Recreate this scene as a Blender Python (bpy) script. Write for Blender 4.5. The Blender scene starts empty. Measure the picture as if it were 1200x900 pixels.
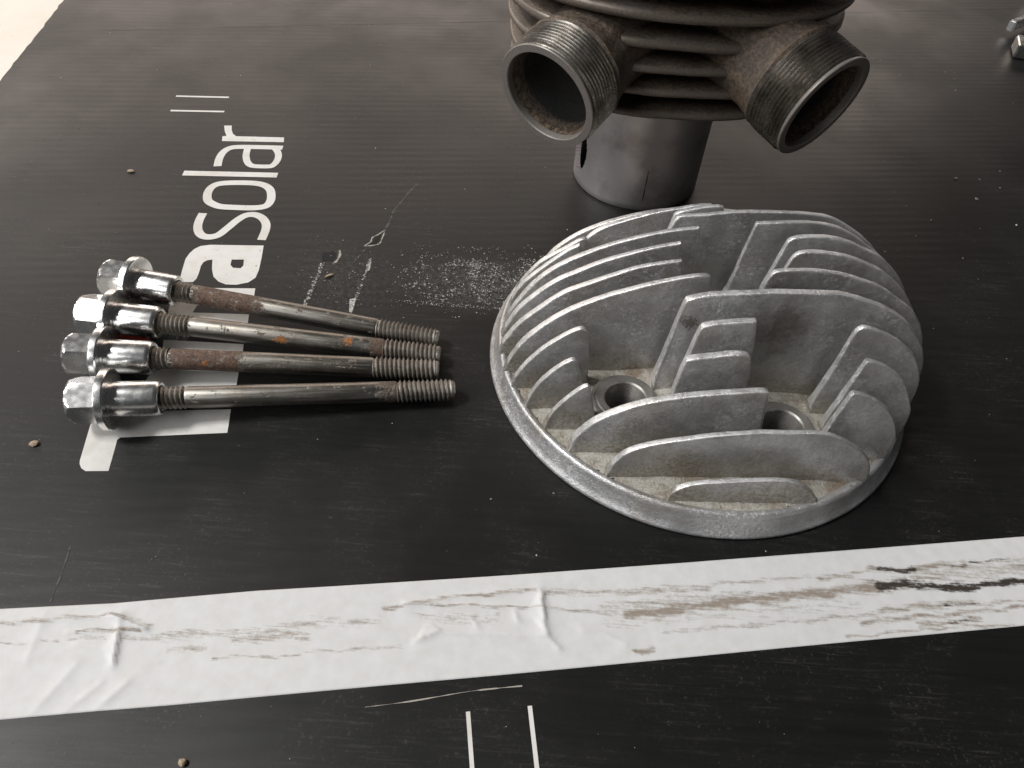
import bpy, bmesh, math, random
from mathutils import Vector, Matrix, noise
S = 0.001                      # everything below is written in millimetres
R = math.radians
scene = bpy.context.scene
COL = scene.collection

# ------------------------------------------------------------------ camera
PITCH, ROLL, HEIGHT = R(48.5), R(4.0), 188.0
cam_loc = Vector((0, -HEIGHT / math.tan(PITCH), HEIGHT))
fw = Vector((0, math.cos(PITCH), -math.sin(PITCH)))
rt = Vector((1, 0, 0)); up = rt.cross(fw)
rt, up = rt * math.cos(ROLL) + up * math.sin(ROLL), up * math.cos(ROLL) - rt * math.sin(ROLL)
cam = bpy.data.objects.new('camera', bpy.data.cameras.new('camera'))
COL.objects.link(cam)
m3 = Matrix((rt, up, -fw)).transposed()
cam.matrix_world = Matrix.Translation(cam_loc * S) @ m3.to_4x4()
cam.data.sensor_width = 36.0
cam.data.lens = 850 / 1200 * 36.0
cam.data.clip_start = 0.01
cam.data.clip_end = 50
scene.camera = cam

# ------------------------------------------------------------------ world and lamps
world = bpy.data.worlds.new('World'); scene.world = world
world.use_nodes = True
bg = world.node_tree.nodes['Background']
bg.inputs[0].default_value = (0.92, 0.95, 1.0, 1)
bg.inputs[1].default_value = 0.045

def area_lamp(name, loc, target, sx, sy, power, color):
    l = bpy.data.lights.new(name, 'AREA'); l.shape = 'RECTANGLE'
    l.size = sx; l.size_y = sy; l.energy = power; l.color = color
    o = bpy.data.objects.new(name, l); COL.objects.link(o)
    o.location = loc
    d = Vector(target) - Vector(loc)
    o.rotation_euler = d.to_track_quat('-Z', 'Y').to_euler()
    return o

area_lamp('ceiling_lamp', (-1.80, -0.02, 2.50), (0, 0, 0), 0.80, 0.38, 72.0, (1.0, 0.985, 0.965))
area_lamp('left_front_lamp', (-2.25, -1.27, 1.98), (0, 0, 0), 2.7, 1.5, 62.0, (0.98, 0.985, 1.0))
area_lamp('window_light', (-1.45, 1.05, 0.70), (0, 0.05, 0), 0.9, 0.7, 4.5, (1.0, 0.90, 0.82))
area_lamp('far_wall_light', (-0.32, 2.3, 0.75), (0, 0.1, 0), 3.7, 0.9, 29.0, (1.0, 0.85, 0.745))

scene.view_settings.view_transform = 'Standard'
scene.view_settings.look = 'None'
scene.view_settings.exposure = 0.0
scene.view_settings.gamma = 1.0
scene.view_settings.use_curve_mapping = False
scene.cycles.use_denoising = True
scene.cycles.max_bounces = 8

# ------------------------------------------------------------------ helpers
def mesh_obj(name, verts, faces, mat=None, parent=None, angle=35, loc=None):
    me = bpy.data.meshes.new(name)
    me.from_pydata([(v[0] * S, v[1] * S, v[2] * S) for v in verts], [], faces)
    me.validate()
    bm = bmesh.new(); bm.from_mesh(me)
    bmesh.ops.recalc_face_normals(bm, faces=bm.faces)
    bm.to_mesh(me); bm.free()
    finish(me, angle)
    o = bpy.data.objects.new(name, me); COL.objects.link(o)
    if mat: me.materials.append(mat)
    if parent: o.parent = parent
    if loc: o.location = Vector(loc) * S
    return o

def finish(me, angle=35):
    me.polygons.foreach_set('use_smooth', [True] * len(me.polygons))
    if angle is not None:
        me.set_sharp_from_angle(angle=R(angle))

def bm_obj(name, bm, mat=None, parent=None, angle=35):
    me = bpy.data.meshes.new(name)
    bmesh.ops.scale(bm, vec=(S, S, S), verts=bm.verts)
    bmesh.ops.recalc_face_normals(bm, faces=bm.faces)
    bm.to_mesh(me); bm.free()
    finish(me, angle)
    o = bpy.data.objects.new(name, me); COL.objects.link(o)
    if mat: me.materials.append(mat)
    if parent: o.parent = parent
    return o

def empty(name, loc=(0, 0, 0), rot=None):
    o = bpy.data.objects.new(name, None); COL.objects.link(o)
    o.empty_display_size = 0.01
    o.location = Vector(loc) * S
    if rot is not None:
        o.rotation_euler = rot
    return o

def tag(o, label=None, cat=None, group=None, kind=None):
    if label: o['label'] = label
    if cat: o['category'] = cat
    if group: o['group'] = group
    if kind: o['kind'] = kind
    return o

def lathe(profile, n=64, axis='z', cap0=False, cap1=False, a0=0.0, wob=0.0):
    """revolve (radius, height) pairs; returns verts, faces"""
    V, F = [], []
    for (r, h) in profile:
        for j in range(n):
            a = a0 + 2 * math.pi * j / n
            rr = r
            if wob:
                rr = r * (1 + wob * noise.noise((math.cos(a) * 3, math.sin(a) * 3, h * 0.08)))
            x, y = rr * math.cos(a), rr * math.sin(a)
            V.append((x, y, h) if axis == 'z' else (h, x, y))
    for i in range(len(profile) - 1):
        for j in range(n):
            k = (j + 1) % n
            F.append((i * n + j, i * n + k, (i + 1) * n + k, (i + 1) * n + j))
    if cap0: F.append(tuple(range(n)))
    if cap1: F.append(tuple(range((len(profile) - 1) * n, len(profile) * n)))
    return V, F

def helix(x0, x1, rmaj, rmin, pitch, n=48, m=6, bore=None):
    """a real helical screw thread along +x"""
    ph = [1, 0.8, 0.3, 0, 0.12, 0.65]
    cnt = int((x1 - x0) / pitch) * m
    V, F = [], []
    for i in range(cnt + m + 1):
        for j in range(n):
            a = 2 * math.pi * j / n
            x = x0 + (i / m + j / n - 1) * pitch
            f = ph[i % m]
            r = rmin + (rmaj - rmin) * f
            if x < x0: x = x0; r = min(r, rmin + 0.3 * (rmaj - rmin))
            if x > x1: x = x1
            e = min((x - x0) / (0.8 * pitch), (x1 - x) / (0.8 * pitch), 1.0)
            r = rmin + (r - rmin) * max(0.0, e)
            V.append((x, r * math.cos(a), r * math.sin(a)))
    for i in range(cnt + m):
        for j in range(n):
            k = j + 1
            i2 = i
            if k == n: k = 0; i2 = i + m
            if i2 + 1 > cnt + m: continue
            F.append((i * n + j, i2 * n + k, (i2 + 1) * n + k, (i + 1) * n + j))
    return V, F

def join(*parts):
    V, F = [], []
    for v, f in parts:
        b = len(V); V += list(v); F += [tuple(i + b for i in q) for q in f]
    return V, F

# ------------------------------------------------------------------ materials
def new_mat(name):
    m = bpy.data.materials.new(name); m.use_nodes = True
    nt = m.node_tree
    return m, nt, nt.nodes['Principled BSDF']

class NT:
    """tiny node helper working in millimetres"""
    def __init__(s, nt):
        s.nt = nt
        tc = nt.nodes.new('ShaderNodeTexCoord')
        mp = nt.nodes.new('ShaderNodeMapping'); mp.inputs['Scale'].default_value = (1000, 1000, 1000)
        nt.links.new(tc.outputs['Object'], mp.inputs['Vector'])
        s.co = mp.outputs['Vector']
    def link(s, a, b): s.nt.links.new(a, b)
    def vec(s, scale=(1, 1, 1), rot=(0, 0, 0), loc=(0, 0, 0)):
        mp = s.nt.nodes.new('ShaderNodeMapping')
        mp.inputs['Scale'].default_value = scale; mp.inputs['Rotation'].default_value = rot
        mp.inputs['Location'].default_value = loc
        s.link(s.co, mp.inputs['Vector']); return mp.outputs['Vector']
    def noise(s, scale, detail=4, rough=0.55, vec=None, dist=0.0):
        n = s.nt.nodes.new('ShaderNodeTexNoise')
        n.inputs['Scale'].default_value = scale; n.inputs['Detail'].default_value = detail
        n.inputs['Roughness'].default_value = rough; n.inputs['Distortion'].default_value = dist
        s.link(vec if vec else s.co, n.inputs['Vector']); return n.outputs[0]
    def ramp(s, fac, stops):
        n = s.nt.nodes.new('ShaderNodeValToRGB'); e = n.color_ramp.elements
        while len(e) < len(stops): e.new(0.5)
        for i, (p, c) in enumerate(stops):
            e[i].position = p
            e[i].color = (c, c, c, 1) if not isinstance(c, tuple) else (*c, 1)
        s.link(fac, n.inputs[0]); return n.outputs[0]
    def math(s, op, a, b=None, clamp=False):
        n = s.nt.nodes.new('ShaderNodeMath'); n.operation = op; n.use_clamp = clamp
        for i, v in enumerate((a, b)):
            if v is None: continue
            if isinstance(v, (int, float)): n.inputs[i].default_value = v
            else: s.link(v, n.inputs[i])
        return n.outputs[0]
    def mix(s, fac, a, b):
        n = s.nt.nodes.new('ShaderNodeMix'); n.data_type = 'RGBA'
        for key, v in ((0, fac), (6, a), (7, b)):
            if isinstance(v, (int, float)): n.inputs[key].default_value = v
            elif isinstance(v, tuple): n.inputs[key].default_value = (*v, 1)
            else: s.link(v, n.inputs[key])
        return n.outputs[2]
    def bump(s, h, strength=0.4, dist=0.1, normal=None):
        n = s.nt.nodes.new('ShaderNodeBump')
        n.inputs['Strength'].default_value = strength
        n.inputs['Distance'].default_value = dist * S
        s.link(h, n.inputs['Height'])
        if normal: s.link(normal, n.inputs['Normal'])
        return n.outputs[0]
    def sep(s, vec=None):
        n = s.nt.nodes.new('ShaderNodeSeparateXYZ'); s.link(vec if vec else s.co, n.inputs[0]); return n.outputs
    def blob(s, c, rad, stretch=(1, 1, 1)):
        """1 at point c, fading to 0 at distance rad"""
        n = s.nt.nodes.new('ShaderNodeVectorMath'); n.operation = 'DISTANCE'
        v = s.vec(scale=stretch)
        s.link(v, n.inputs[0])
        n.inputs[1].default_value = tuple(c[i] * stretch[i] for i in range(3))
        return s.math('SUBTRACT', 1.0, s.math('DIVIDE', n.outputs['Value'], rad), clamp=True)

BETA = R(8.0)       # direction of the flutes of the cardboard

def mat_cardboard():
    m, nt, b = new_mat('black_printed_cardboard'); t = NT(nt)
    flute = t.vec(rot=(0, 0, -BETA))
    y = t.sep(flute)[1]
    wav = t.math('SINE', t.math('MULTIPLY', y, 2 * math.pi / 5.2))
    patch = t.ramp(t.noise(0.02, 3), [(0.40, 0.2), (0.6, 1.0)])
    wav = t.math('MULTIPLY', wav, patch)
    streak = t.noise(1.0, 4, 0.6, t.vec(rot=(0, 0, -BETA), scale=(0.02, 0.5, 0.3)))
    fibre = t.noise(2.2, 5, 0.7)
    h = t.math('ADD', t.math('MULTIPLY', wav, 0.5), t.math('ADD', t.math('MULTIPLY', streak, 0.6), t.math('MULTIPLY', fibre, 0.35)))
    big = t.noise(0.015, 4, 0.6)
    col = t.mix(t.ramp(streak, [(0.3, 0.0), (0.75, 1.0)]), (0.0045, 0.0046, 0.0044), (0.0085, 0.0081, 0.0077))
    # pale scuffs and fine dust rubbed into the print
    sc = t.ramp(t.noise(0.8, 7, 0.8), [(0.56, 0.0), (0.66, 1.0)])
    zone = t.ramp(t.noise(0.03, 5, 0.65), [(0.44, 0.05), (0.60, 1.0)])
    scs = t.ramp(t.noise(1.0, 4, 0.7, t.vec(rot=(0, 0, -BETA), scale=(0.06, 0.9, 0.5))), [(0.54, 0.0), (0.66, 1.0)])
    col = t.mix(t.math('MULTIPLY', t.math('MULTIPLY', sc, zone), 0.20), col, (0.22, 0.21, 0.20))
    col = t.mix(t.math('MULTIPLY', t.math('MULTIPLY', scs, zone), 0.09), col, (0.20, 0.19, 0.18))
    nt.links.new(col, b.inputs['Base Color'])
    pw = t.math('MULTIPLY', t.blob((-12, 51, 0), 42, (1, 2.2, 1)), t.ramp(t.noise(0.5, 7, 0.8, t.vec(loc=(4, 4, 0))), [(0.44, 0.0), (0.62, 1.0)]))
    col = t.mix(t.math('MULTIPLY', pw, 0.22), col, (0.42, 0.40, 0.37))
    pw2 = t.math('MULTIPLY', t.blob((-68, 48, 0), 30), t.ramp(t.noise(0.5, 7, 0.8, t.vec(loc=(9, 1, 0))), [(0.48, 0.0), (0.64, 1.0)]))
    col = t.mix(t.math('MULTIPLY', pw2, 0.15), col, (0.36, 0.34, 0.31))
    nt.links.new(col, b.inputs['Base Color'])
    rgh = t.math('ADD', 0.38, t.math('ADD', t.math('MULTIPLY', t.ramp(big, [(0.38, 0.0), (0.62, 1.0)]), 0.10), t.math('MULTIPLY', fibre, 0.08)))
    nt.links.new(rgh, b.inputs['Roughness'])
    b.inputs['Specular IOR Level'].default_value = 0.37
    nt.links.new(t.bump(h, 0.24, 0.11), b.inputs['Normal'])
    return m

def mat_paper(name, col=(0.74, 0.73, 0.70), dirt=False):
    m, nt, b = new_mat(name); t = NT(nt)
    n1 = t.noise(0.25, 5, 0.6); n2 = t.noise(3.0, 4, 0.7)
    c = t.mix(t.ramp(n1, [(0.35, 0.0), (0.75, 1.0)]), col, (col[0] * 0.90, col[1] * 0.89, col[2] * 0.86))
    spk = t.ramp(t.noise(1.6, 3, 0.6), [(0.73, 0.0), (0.80, 1.0)])
    c = t.mix(t.math('MULTIPLY', spk, 0.25), c, (0.30, 0.26, 0.20))
    if not dirt:
        wr = t.ramp(t.noise(0.30, 7, 0.8, t.vec(loc=(3, 5, 0))), [(0.60, 0.0), (0.66, 1.0)])
        c = t.mix(t.math('MULTIPLY', wr, 0.35), c, (0.16, 0.145, 0.13))
        st = t.ramp(t.noise(0.06, 4, 0.6), [(0.48, 0.0), (0.62, 1.0)])
        c = t.mix(t.math('MULTIPLY', st, 0.3), c, (0.50, 0.44, 0.37))
    if dirt:
        at = nt.nodes.new('ShaderNodeAttribute'); at.attribute_name = 'dirt'
        a2 = nt.nodes.new('ShaderNodeAttribute'); a2.attribute_name = 'grime'
        g1 = t.ramp(t.noise(1.0, 6, 0.7, t.vec(rot=(0, 0, -R(9)), scale=(0.10, 1.3, 1))), [(0.36, 0.0), (0.64, 1.0)])
        g2 = t.ramp(t.noise(1.0, 7, 0.8, t.vec(rot=(0, 0, -R(9)), scale=(0.6, 1.0, 1))), [(0.36, 0.0), (0.64, 1.0)])
        g = t.math('ADD', t.math('MULTIPLY', g1, 0.55), t.math('MULTIPLY', g2, 0.45))
        f = t.ramp(t.math('ADD', t.math('MULTIPLY', at.outputs['Fac'], 0.62), t.math('MULTIPLY', g, 0.62)), [(0.52, 0.0), (0.90, 1.0)])
        f = t.math('MULTIPLY', f, t.ramp(at.outputs['Fac'], [(0.02, 0.0), (0.3, 1.0)]))
        c = t.mix(t.math('MULTIPLY', f, 0.8), c, (0.20, 0.145, 0.095))
        f2 = t.ramp(t.math('ADD', t.math('MULTIPLY', a2.outputs['Fac'], 0.7), t.math('MULTIPLY', g, 0.6)), [(0.58, 0.0), (0.86, 1.0)])
        f2 = t.math('MULTIPLY', f2, t.ramp(a2.outputs['Fac'], [(0.02, 0.0), (0.3, 1.0)]))
        c = t.mix(f2, c, (0.045, 0.037, 0.03))
    nt.links.new(c, b.inputs['Base Color'])
    b.inputs['Roughness'].default_value = 0.62
    b.inputs['Specular IOR Level'].default_value = 0.25
    nt.links.new(t.bump(n2, 0.15, 0.08), b.inputs['Normal'])
    return m

def mat_flat(name, col, rough=0.6, metal=0.0, spec=0.4, n=0.15):
    m, nt, b = new_mat(name); t = NT(nt)
    f = t.noise(1.3, 4, 0.6)
    c = t.mix(f, tuple(v * (1 - n) for v in col), tuple(min(1, v * (1 + n)) for v in col))
    nt.links.new(c, b.inputs['Base Color'])
    b.inputs['Roughness'].default_value = rough; b.inputs['Metallic'].default_value = metal
    b.inputs['Specular IOR Level'].default_value = spec
    return m

def mat_floor():
    m, nt, b = new_mat('pale_floor'); t = NT(nt)
    n = t.noise(0.03, 5, 0.6); n2 = t.noise(0.3, 4, 0.7)
    c = t.mix(n, (0.62, 0.56, 0.48), (0.78, 0.73, 0.66))
    c = t.mix(t.ramp(n2, [(0.66, 0.0), (0.74, 1.0)]), c, (0.35, 0.29, 0.22))
    nt.links.new(c, b.inputs['Base Color']); b.inputs['Roughness'].default_value = 0.5
    return m

def mat_aluminium(name='cast_aluminium', rub_highlight=0.0, grime=True):
    m, nt, b = new_mat(name); t = NT(nt)
    grain = t.noise(0.95, 6, 0.72); mid = t.noise(0.26, 5, 0.65); big = t.noise(0.045, 4, 0.6)
    pits = t.ramp(t.noise(1.5, 4, 0.65, t.vec(loc=(7, 3, 5))), [(0.34, 0.0), (0.44, 1.0)])
    base = t.mix(t.ramp(big, [(0.40, 0.0), (0.60, 1.0)]), (0.46, 0.455, 0.455), (0.68, 0.68, 0.68))
    base = t.mix(t.ramp(mid, [(0.36, 0.40), (0.55, 0.0)]), base, (0.42, 0.418, 0.42))
    base = t.mix(t.ramp(grain, [(0.40, 0.28), (0.52, 0.0)]), base, (0.34, 0.338, 0.33))
    # chalky white corrosion flecks
    fl = t.ramp(t.noise(0.95, 6, 0.75, t.vec(loc=(2, 13, 4))), [(0.535, 0.0), (0.585, 1.0)])
    fz = t.ramp(t.noise(0.07, 4, 0.6, t.vec(loc=(1, 2, 8))), [(0.44, 0.1), (0.56, 1.0)])
    flecks = t.math('MULTIPLY', t.math('MULTIPLY', fl, fz), 0.42)
    base = t.mix(flecks, base, (0.72, 0.71, 0.69))
    # oily brown stains
    st = t.math('ADD', t.blob((14, -23.5, 40), 15, (1.1, 0.4, 0.8)), t.math('MULTIPLY', t.math('SUBTRACT', mid, 0.5), 1.3))
    st = t.ramp(st, [(0.15, 0.0), (0.8, 1.0)])
    base = t.mix(t.math('MULTIPLY', st, 0.72), base, (0.11, 0.085, 0.064))
    s2 = t.ramp(t.math('ADD', t.blob((-14.0, -22.5, 40.0), 5.0), t.math('MULTIPLY', t.math('SUBTRACT', grain, 0.5), 2.2)), [(0.40, 0.0), (0.65, 1.0)])
    base = t.mix(t.math('MULTIPLY', s2, 0.7), base, (0.09, 0.062, 0.05))
    warm = t.ramp(t.noise(0.05, 4, 0.6, t.vec(loc=(31, 7, 3))), [(0.47, 0.0), (0.62, 1.0)])
    base = t.mix(t.math('MULTIPLY', warm, 0.38), base, (0.36, 0.315, 0.26))
    rs = t.ramp(t.noise(0.6, 5, 0.7, t.vec(loc=(14, 2, 9))), [(0.64, 0.0), (0.70, 1.0)])
    base = t.mix(t.math('MULTIPLY', rs, 0.55), base, (0.21, 0.135, 0.08))
    if grime:
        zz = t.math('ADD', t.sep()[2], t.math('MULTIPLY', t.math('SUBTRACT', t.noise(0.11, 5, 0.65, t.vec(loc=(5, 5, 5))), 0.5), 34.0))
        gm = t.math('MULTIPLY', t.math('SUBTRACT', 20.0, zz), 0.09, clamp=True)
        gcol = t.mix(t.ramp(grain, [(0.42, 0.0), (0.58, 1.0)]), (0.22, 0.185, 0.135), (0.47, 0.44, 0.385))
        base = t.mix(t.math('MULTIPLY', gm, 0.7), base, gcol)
    if rub_highlight: base = t.mix(t.ramp(mid, [(0.40, 0.55 * rub_highlight), (0.56, 0.95 * rub_highlight)]), base, (0.84, 0.835, 0.82))  # whitens the edge: polish plus a highlight put into the colour
    nt.links.new(base, b.inputs['Base Color'])
    nt.links.new(t.math('SUBTRACT', 0.72, flecks, clamp=True), b.inputs['Metallic'])
    nt.links.new(t.math('ADD', 0.29, t.math('MULTIPLY', t.ramp(mid, [(0.35, 0.0), (0.65, 1.0)]), 0.18)), b.inputs['Roughness'])
    hgt = t.math('ADD', t.math('MULTIPLY', grain, 0.6), t.math('ADD', t.math('MULTIPLY', mid, 0.8), t.math('MULTIPLY', pits, 0.22)))
    nt.links.new(t.bump(hgt, 0.85, 0.34), b.inputs['Normal'])
    return m

def mat_residue():
    m, nt, b = new_mat('dusty_casting_floor'); t = NT(nt)
    g = t.noise(1.3, 6, 0.75); mid = t.noise(0.2, 5, 0.65)
    c = t.mix(t.ramp(mid, [(0.4, 0.0), (0.6, 1.0)]), (0.27, 0.24, 0.185), (0.44, 0.42, 0.37))
    c = t.mix(t.ramp(g, [(0.50, 0.0), (0.62, 0.6)]), c, (0.64, 0.62, 0.57))
    c = t.mix(t.ramp(g, [(0.34, 0.7), (0.42, 0.0)]), c, (0.15, 0.115, 0.08))
    rr = t.ramp(t.noise(0.12, 5, 0.65, t.vec(loc=(9, 4, 2))), [(0.52, 0.0), (0.62, 1.0)])
    c = t.mix(t.math('MULTIPLY', rr, 0.55), c, (0.20, 0.135, 0.085))
    nt.links.new(c, b.inputs['Base Color'])
    b.inputs['Metallic'].default_value = 0.15; b.inputs['Roughness'].default_value = 0.65
    nt.links.new(t.bump(t.math('ADD', g, mid), 0.9, 0.7), b.inputs['Normal'])
    return m

def mat_chrome():
    m, nt, b = new_mat('zinc_chrome'); t = NT(nt)
    n = t.noise(0.3, 4, 0.55); fine = t.noise(1.4, 4, 0.6)
    c = t.mix(t.ramp(n, [(0.35, 0.0), (0.7, 1.0)]), (0.74, 0.74, 0.735), (0.84, 0.835, 0.81))
    sp = t.ramp(t.noise(0.55, 4, 0.6, t.vec(loc=(5, 1, 9))), [(0.66, 0.0), (0.70, 1.0)])
    c = t.mix(t.math('MULTIPLY', sp, 0.35), c, (0.38, 0.33, 0.26))
    nt.links.new(c, b.inputs['Base Color']); b.inputs['Metallic'].default_value = 1.0
    nt.links.new(t.math('ADD', 0.23, t.math('MULTIPLY', t.ramp(n, [(0.38, 0.0), (0.62, 1.0)]), 0.06)), b.inputs['Roughness'])
    nt.links.new(t.bump(t.math('ADD', n, t.math('MULTIPLY', fine, 0.15)), 0.05, 0.10), b.inputs['Normal'])
    return m

def mat_steel(name, bands=(), spots=(), dark=1.0, allrust=0.0):
    """bare steel; rust bands are (x0, x1, strength) along the stud, spots are (x, y, z, r)"""
    m, nt, b = new_mat(name); t = NT(nt)
    x = t.sep()[0]
    off = (random.uniform(0, 50), random.uniform(0, 50), random.uniform(0, 50))
    n = t.noise(0.40, 6, 0.7, t.vec(loc=off)); g = t.noise(1.1, 6, 0.75, t.vec(loc=off))
    ln = t.ramp(t.noise(1.0, 4, 0.65, t.vec(scale=(0.06, 1.3, 1.3), loc=off)), [(0.35, 0.0), (0.65, 1.0)])
    base = t.mix(ln, tuple(dark * v for v in (0.17, 0.160, 0.142)), tuple(dark * v for v in (0.31, 0.295, 0.27)))
    tar = t.ramp(t.noise(0.13, 6, 0.75, t.vec(loc=off)), [(0.44, 0.0), (0.62, 1.0)])
    base = t.mix(t.math('MULTIPLY', tar, 0.55), base, (0.16, 0.130, 0.098))
    mask = t.ramp(t.noise(0.33, 6, 0.75, t.vec(scale=(0.7, 1, 1), loc=(off[1], off[2], off[0]))), [(0.60, 0.0), (0.66, 1.0)])
    mask = t.math('MULTIPLY', mask, 0.6)
    if allrust: mask = t.math('MAXIMUM', mask, t.math('MULTIPLY', t.ramp(g, [(0.42, 0.0), (0.56, 1.0)]), allrust))
    for (x0, x1, k) in bands:
        wob = t.math('MULTIPLY', t.math('SUBTRACT', n, 0.5), 22.0)
        xx = t.math('ADD', x, wob)
        a = t.math('MULTIPLY', t.math('SUBTRACT', xx, x0 - 0.5), 0.6, clamp=True)
        c = t.math('MULTIPLY', t.math('SUBTRACT', x1 + 1.5, xx), 0.28, clamp=True)
        worn = t.ramp(g, [(0.60, 1.0), (0.68, 0.25)])
        mask = t.math('MAXIMUM', mask, t.math('MULTIPLY', t.math('MULTIPLY', t.math('MULTIPLY', a, c), k), worn))
    rust = t.mix(t.ramp(g, [(0.38, 0.0), (0.60, 1.0)]), (0.040, 0.023, 0.016), (0.165, 0.092, 0.056))
    rust = t.mix(t.ramp(n, [(0.56, 0.0), (0.64, 0.8)]), rust, (0.26, 0.235, 0.21))
    col = t.mix(mask, base, rust)
    om = None
    for (cx, cy, cz, rad) in spots:
        f = t.ramp(t.math('ADD', t.blob((cx, cy, cz), rad), t.math('MULTIPLY', t.math('SUBTRACT', n, 0.5), 2.6)), [(0.32, 0.0), (0.55, 1.0)])
        om = f if om is None else t.math('MAXIMUM', om, f)
    if om is not None:
        och = t.mix(t.ramp(g, [(0.42, 0.0), (0.58, 1.0)]), (0.20, 0.075, 0.028), (0.42, 0.17, 0.045))
        col = t.mix(om, col, och); mask = t.math('MAXIMUM', mask, om)
    nt.links.new(col, b.inputs['Base Color'])
    nt.links.new(t.math('SUBTRACT', 1.0, t.math('MULTIPLY', mask, 0.85)), b.inputs['Metallic'])
    nt.links.new(t.math('ADD', t.math('ADD', 0.36, t.math('MULTIPLY', ln, 0.12)), t.math('MULTIPLY', mask, 0.22)), b.inputs['Roughness'])
    nt.links.new(t.bump(t.math('ADD', t.math('MULTIPLY', g, t.math('ADD', mask, 0.06)), t.math('MULTIPLY', ln, 0.02)), 0.9, 0.5), b.inputs['Normal'])
    return m

def mat_iron():
    m, nt, b = new_mat('rusty_cast_iron'); t = NT(nt)
    g = t.noise(0.8, 7, 0.78); mid = t.noise(0.12, 5, 0.65); big = t.noise(0.04, 4, 0.6)
    c = t.mix(t.ramp(g, [(0.40, 0.0), (0.60, 1.0)]), (0.036, 0.028, 0.021), (0.185, 0.138, 0.098))
    c = t.mix(t.ramp(mid, [(0.38, 0.6), (0.54, 0.0)]), c, (0.058, 0.048, 0.042))
    c = t.mix(t.ramp(mid, [(0.54, 0.0), (0.66, 0.55)]), c, (0.17, 0.112, 0.075))
    c = t.mix(t.ramp(big, [(0.48, 0.0), (0.65, 0.4)]), c, (0.20, 0.18, 0.165))
    nt.links.new(c, b.inputs['Base Color'])
    b.inputs['Metallic'].default_value = 0.2
    nt.links.new(t.math('ADD', 0.36, t.math('MULTIPLY', g, 0.25)), b.inputs['Roughness'])
    nt.links.new(t.bump(t.math('ADD', g, t.math('MULTIPLY', mid, 0.8)), 0.9, 0.7), b.inputs['Normal'])
    return m

def mat_thread_iron():
    m, nt, b = new_mat('oily_collar_iron'); t = NT(nt)
    g = t.noise(0.7, 6, 0.7); mid = t.noise(0.12, 5, 0.65)
    c = t.mix(t.ramp(mid, [(0.4, 0.0), (0.6, 1.0)]), (0.12, 0.108, 0.092), (0.23, 0.212, 0.188))
    c = t.mix(t.ramp(g, [(0.54, 0.0), (0.64, 0.7)]), c, (0.075, 0.058, 0.042))
    nt.links.new(c, b.inputs['Base Color']); b.inputs['Metallic'].default_value = 0.8
    nt.links.new(t.math('ADD', 0.22, t.math('MULTIPLY', t.ramp(g, [(0.4, 0.0), (0.6, 1.0)]), 0.14)), b.inputs['Roughness'])
    nt.links.new(t.bump(g, 0.3, 0.12), b.inputs['Normal'])
    return m

def mat_soot():
    m, nt, b = new_mat('sooty_port_bore'); t = NT(nt)
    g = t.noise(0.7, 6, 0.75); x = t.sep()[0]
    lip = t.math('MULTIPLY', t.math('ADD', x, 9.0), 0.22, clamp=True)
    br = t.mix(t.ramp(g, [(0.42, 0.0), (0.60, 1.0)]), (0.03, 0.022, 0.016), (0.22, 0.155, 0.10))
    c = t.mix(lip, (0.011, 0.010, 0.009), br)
    nt.links.new(c, b.inputs['Base Color'])
    nt.links.new(t.math('ADD', 0.25, t.math('MULTIPLY', g, 0.4)), b.inputs['Roughness'])
    nt.links.new(t.bump(g, 1.0, 1.2), b.inputs['Normal'])
    return m

def mat_sleeve():
    m, nt, b = new_mat('smooth_grey_sleeve'); t = NT(nt)
    v = t.noise(0.05, 4, 0.6); g = t.noise(0.9, 4, 0.6)
    c = t.mix(t.ramp(v, [(0.35, 0.0), (0.7, 1.0)]), (0.56, 0.53, 0.525), (0.70, 0.665, 0.66))
    c = t.mix(t.ramp(t.noise(0.06, 4, 0.6, t.vec(loc=(4, 9, 2))), [(0.52, 0.0), (0.7, 0.5)]), c, (0.26, 0.20, 0.175))
    nt.links.new(c, b.inputs['Base Color']); b.inputs['Metallic'].default_value = 0.85
    nt.links.new(t.math('ADD', 0.36, t.math('MULTIPLY', g, 0.12)), b.inputs['Roughness'])
    ring = t.noise(1.0, 4, 0.7, t.vec(scale=(0.02, 0.02, 2.2)))
    nt.links.new(t.bump(t.math('ADD', g, ring), 0.2, 0.12), b.inputs['Normal'])
    return m

M_BOARD = mat_cardboard()
M_WHITE = mat_paper('white_print', (0.70, 0.69, 0.665))
M_TAPE = mat_paper('white_paper_tape', (0.645, 0.645, 0.645), dirt=True)
M_RED = mat_flat('red_print', (0.45, 0.035, 0.025), 0.55)
M_TORN = mat_flat('torn_paper_fibre', (0.36, 0.33, 0.29), 0.85, n=0.4)
M_FAINT = mat_flat('faint_crease', (0.075, 0.07, 0.063), 0.7, n=0.6)
M_HOLE = mat_flat('dark_hole', (0.006, 0.006, 0.006), 0.8)
M_BROWN = mat_flat('brown_cardboard_edge', (0.25, 0.17, 0.10), 0.85)
M_FLOOR = mat_floor()
M_ALU = mat_aluminium()
M_RES = mat_residue()
M_RIM = mat_aluminium('cast_aluminium_rim', 0.0, grime=False)
M_EDGE = mat_aluminium('rubbed_highlit_fin_edge', 0.9)  # rubbed metal, with the bright edge highlight painted into its colour
M_CHROME = mat_chrome()
M_IRON = mat_iron()
M_IRIM = mat_flat('rubbed_iron_rim', (0.135, 0.112, 0.094), 0.38, 0.35, n=0.6)
M_COLLAR = mat_thread_iron()
M_SLEEVE = mat_sleeve()
M_SOOT = mat_soot()
M_RING = mat_flat('worn_mouth_ring', (0.21, 0.19, 0.172), 0.40, 0.3, n=0.45)
M_CARBON = mat_flat('black_carbon', (0.012, 0.011, 0.010), 0.45, n=0.5)
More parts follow.
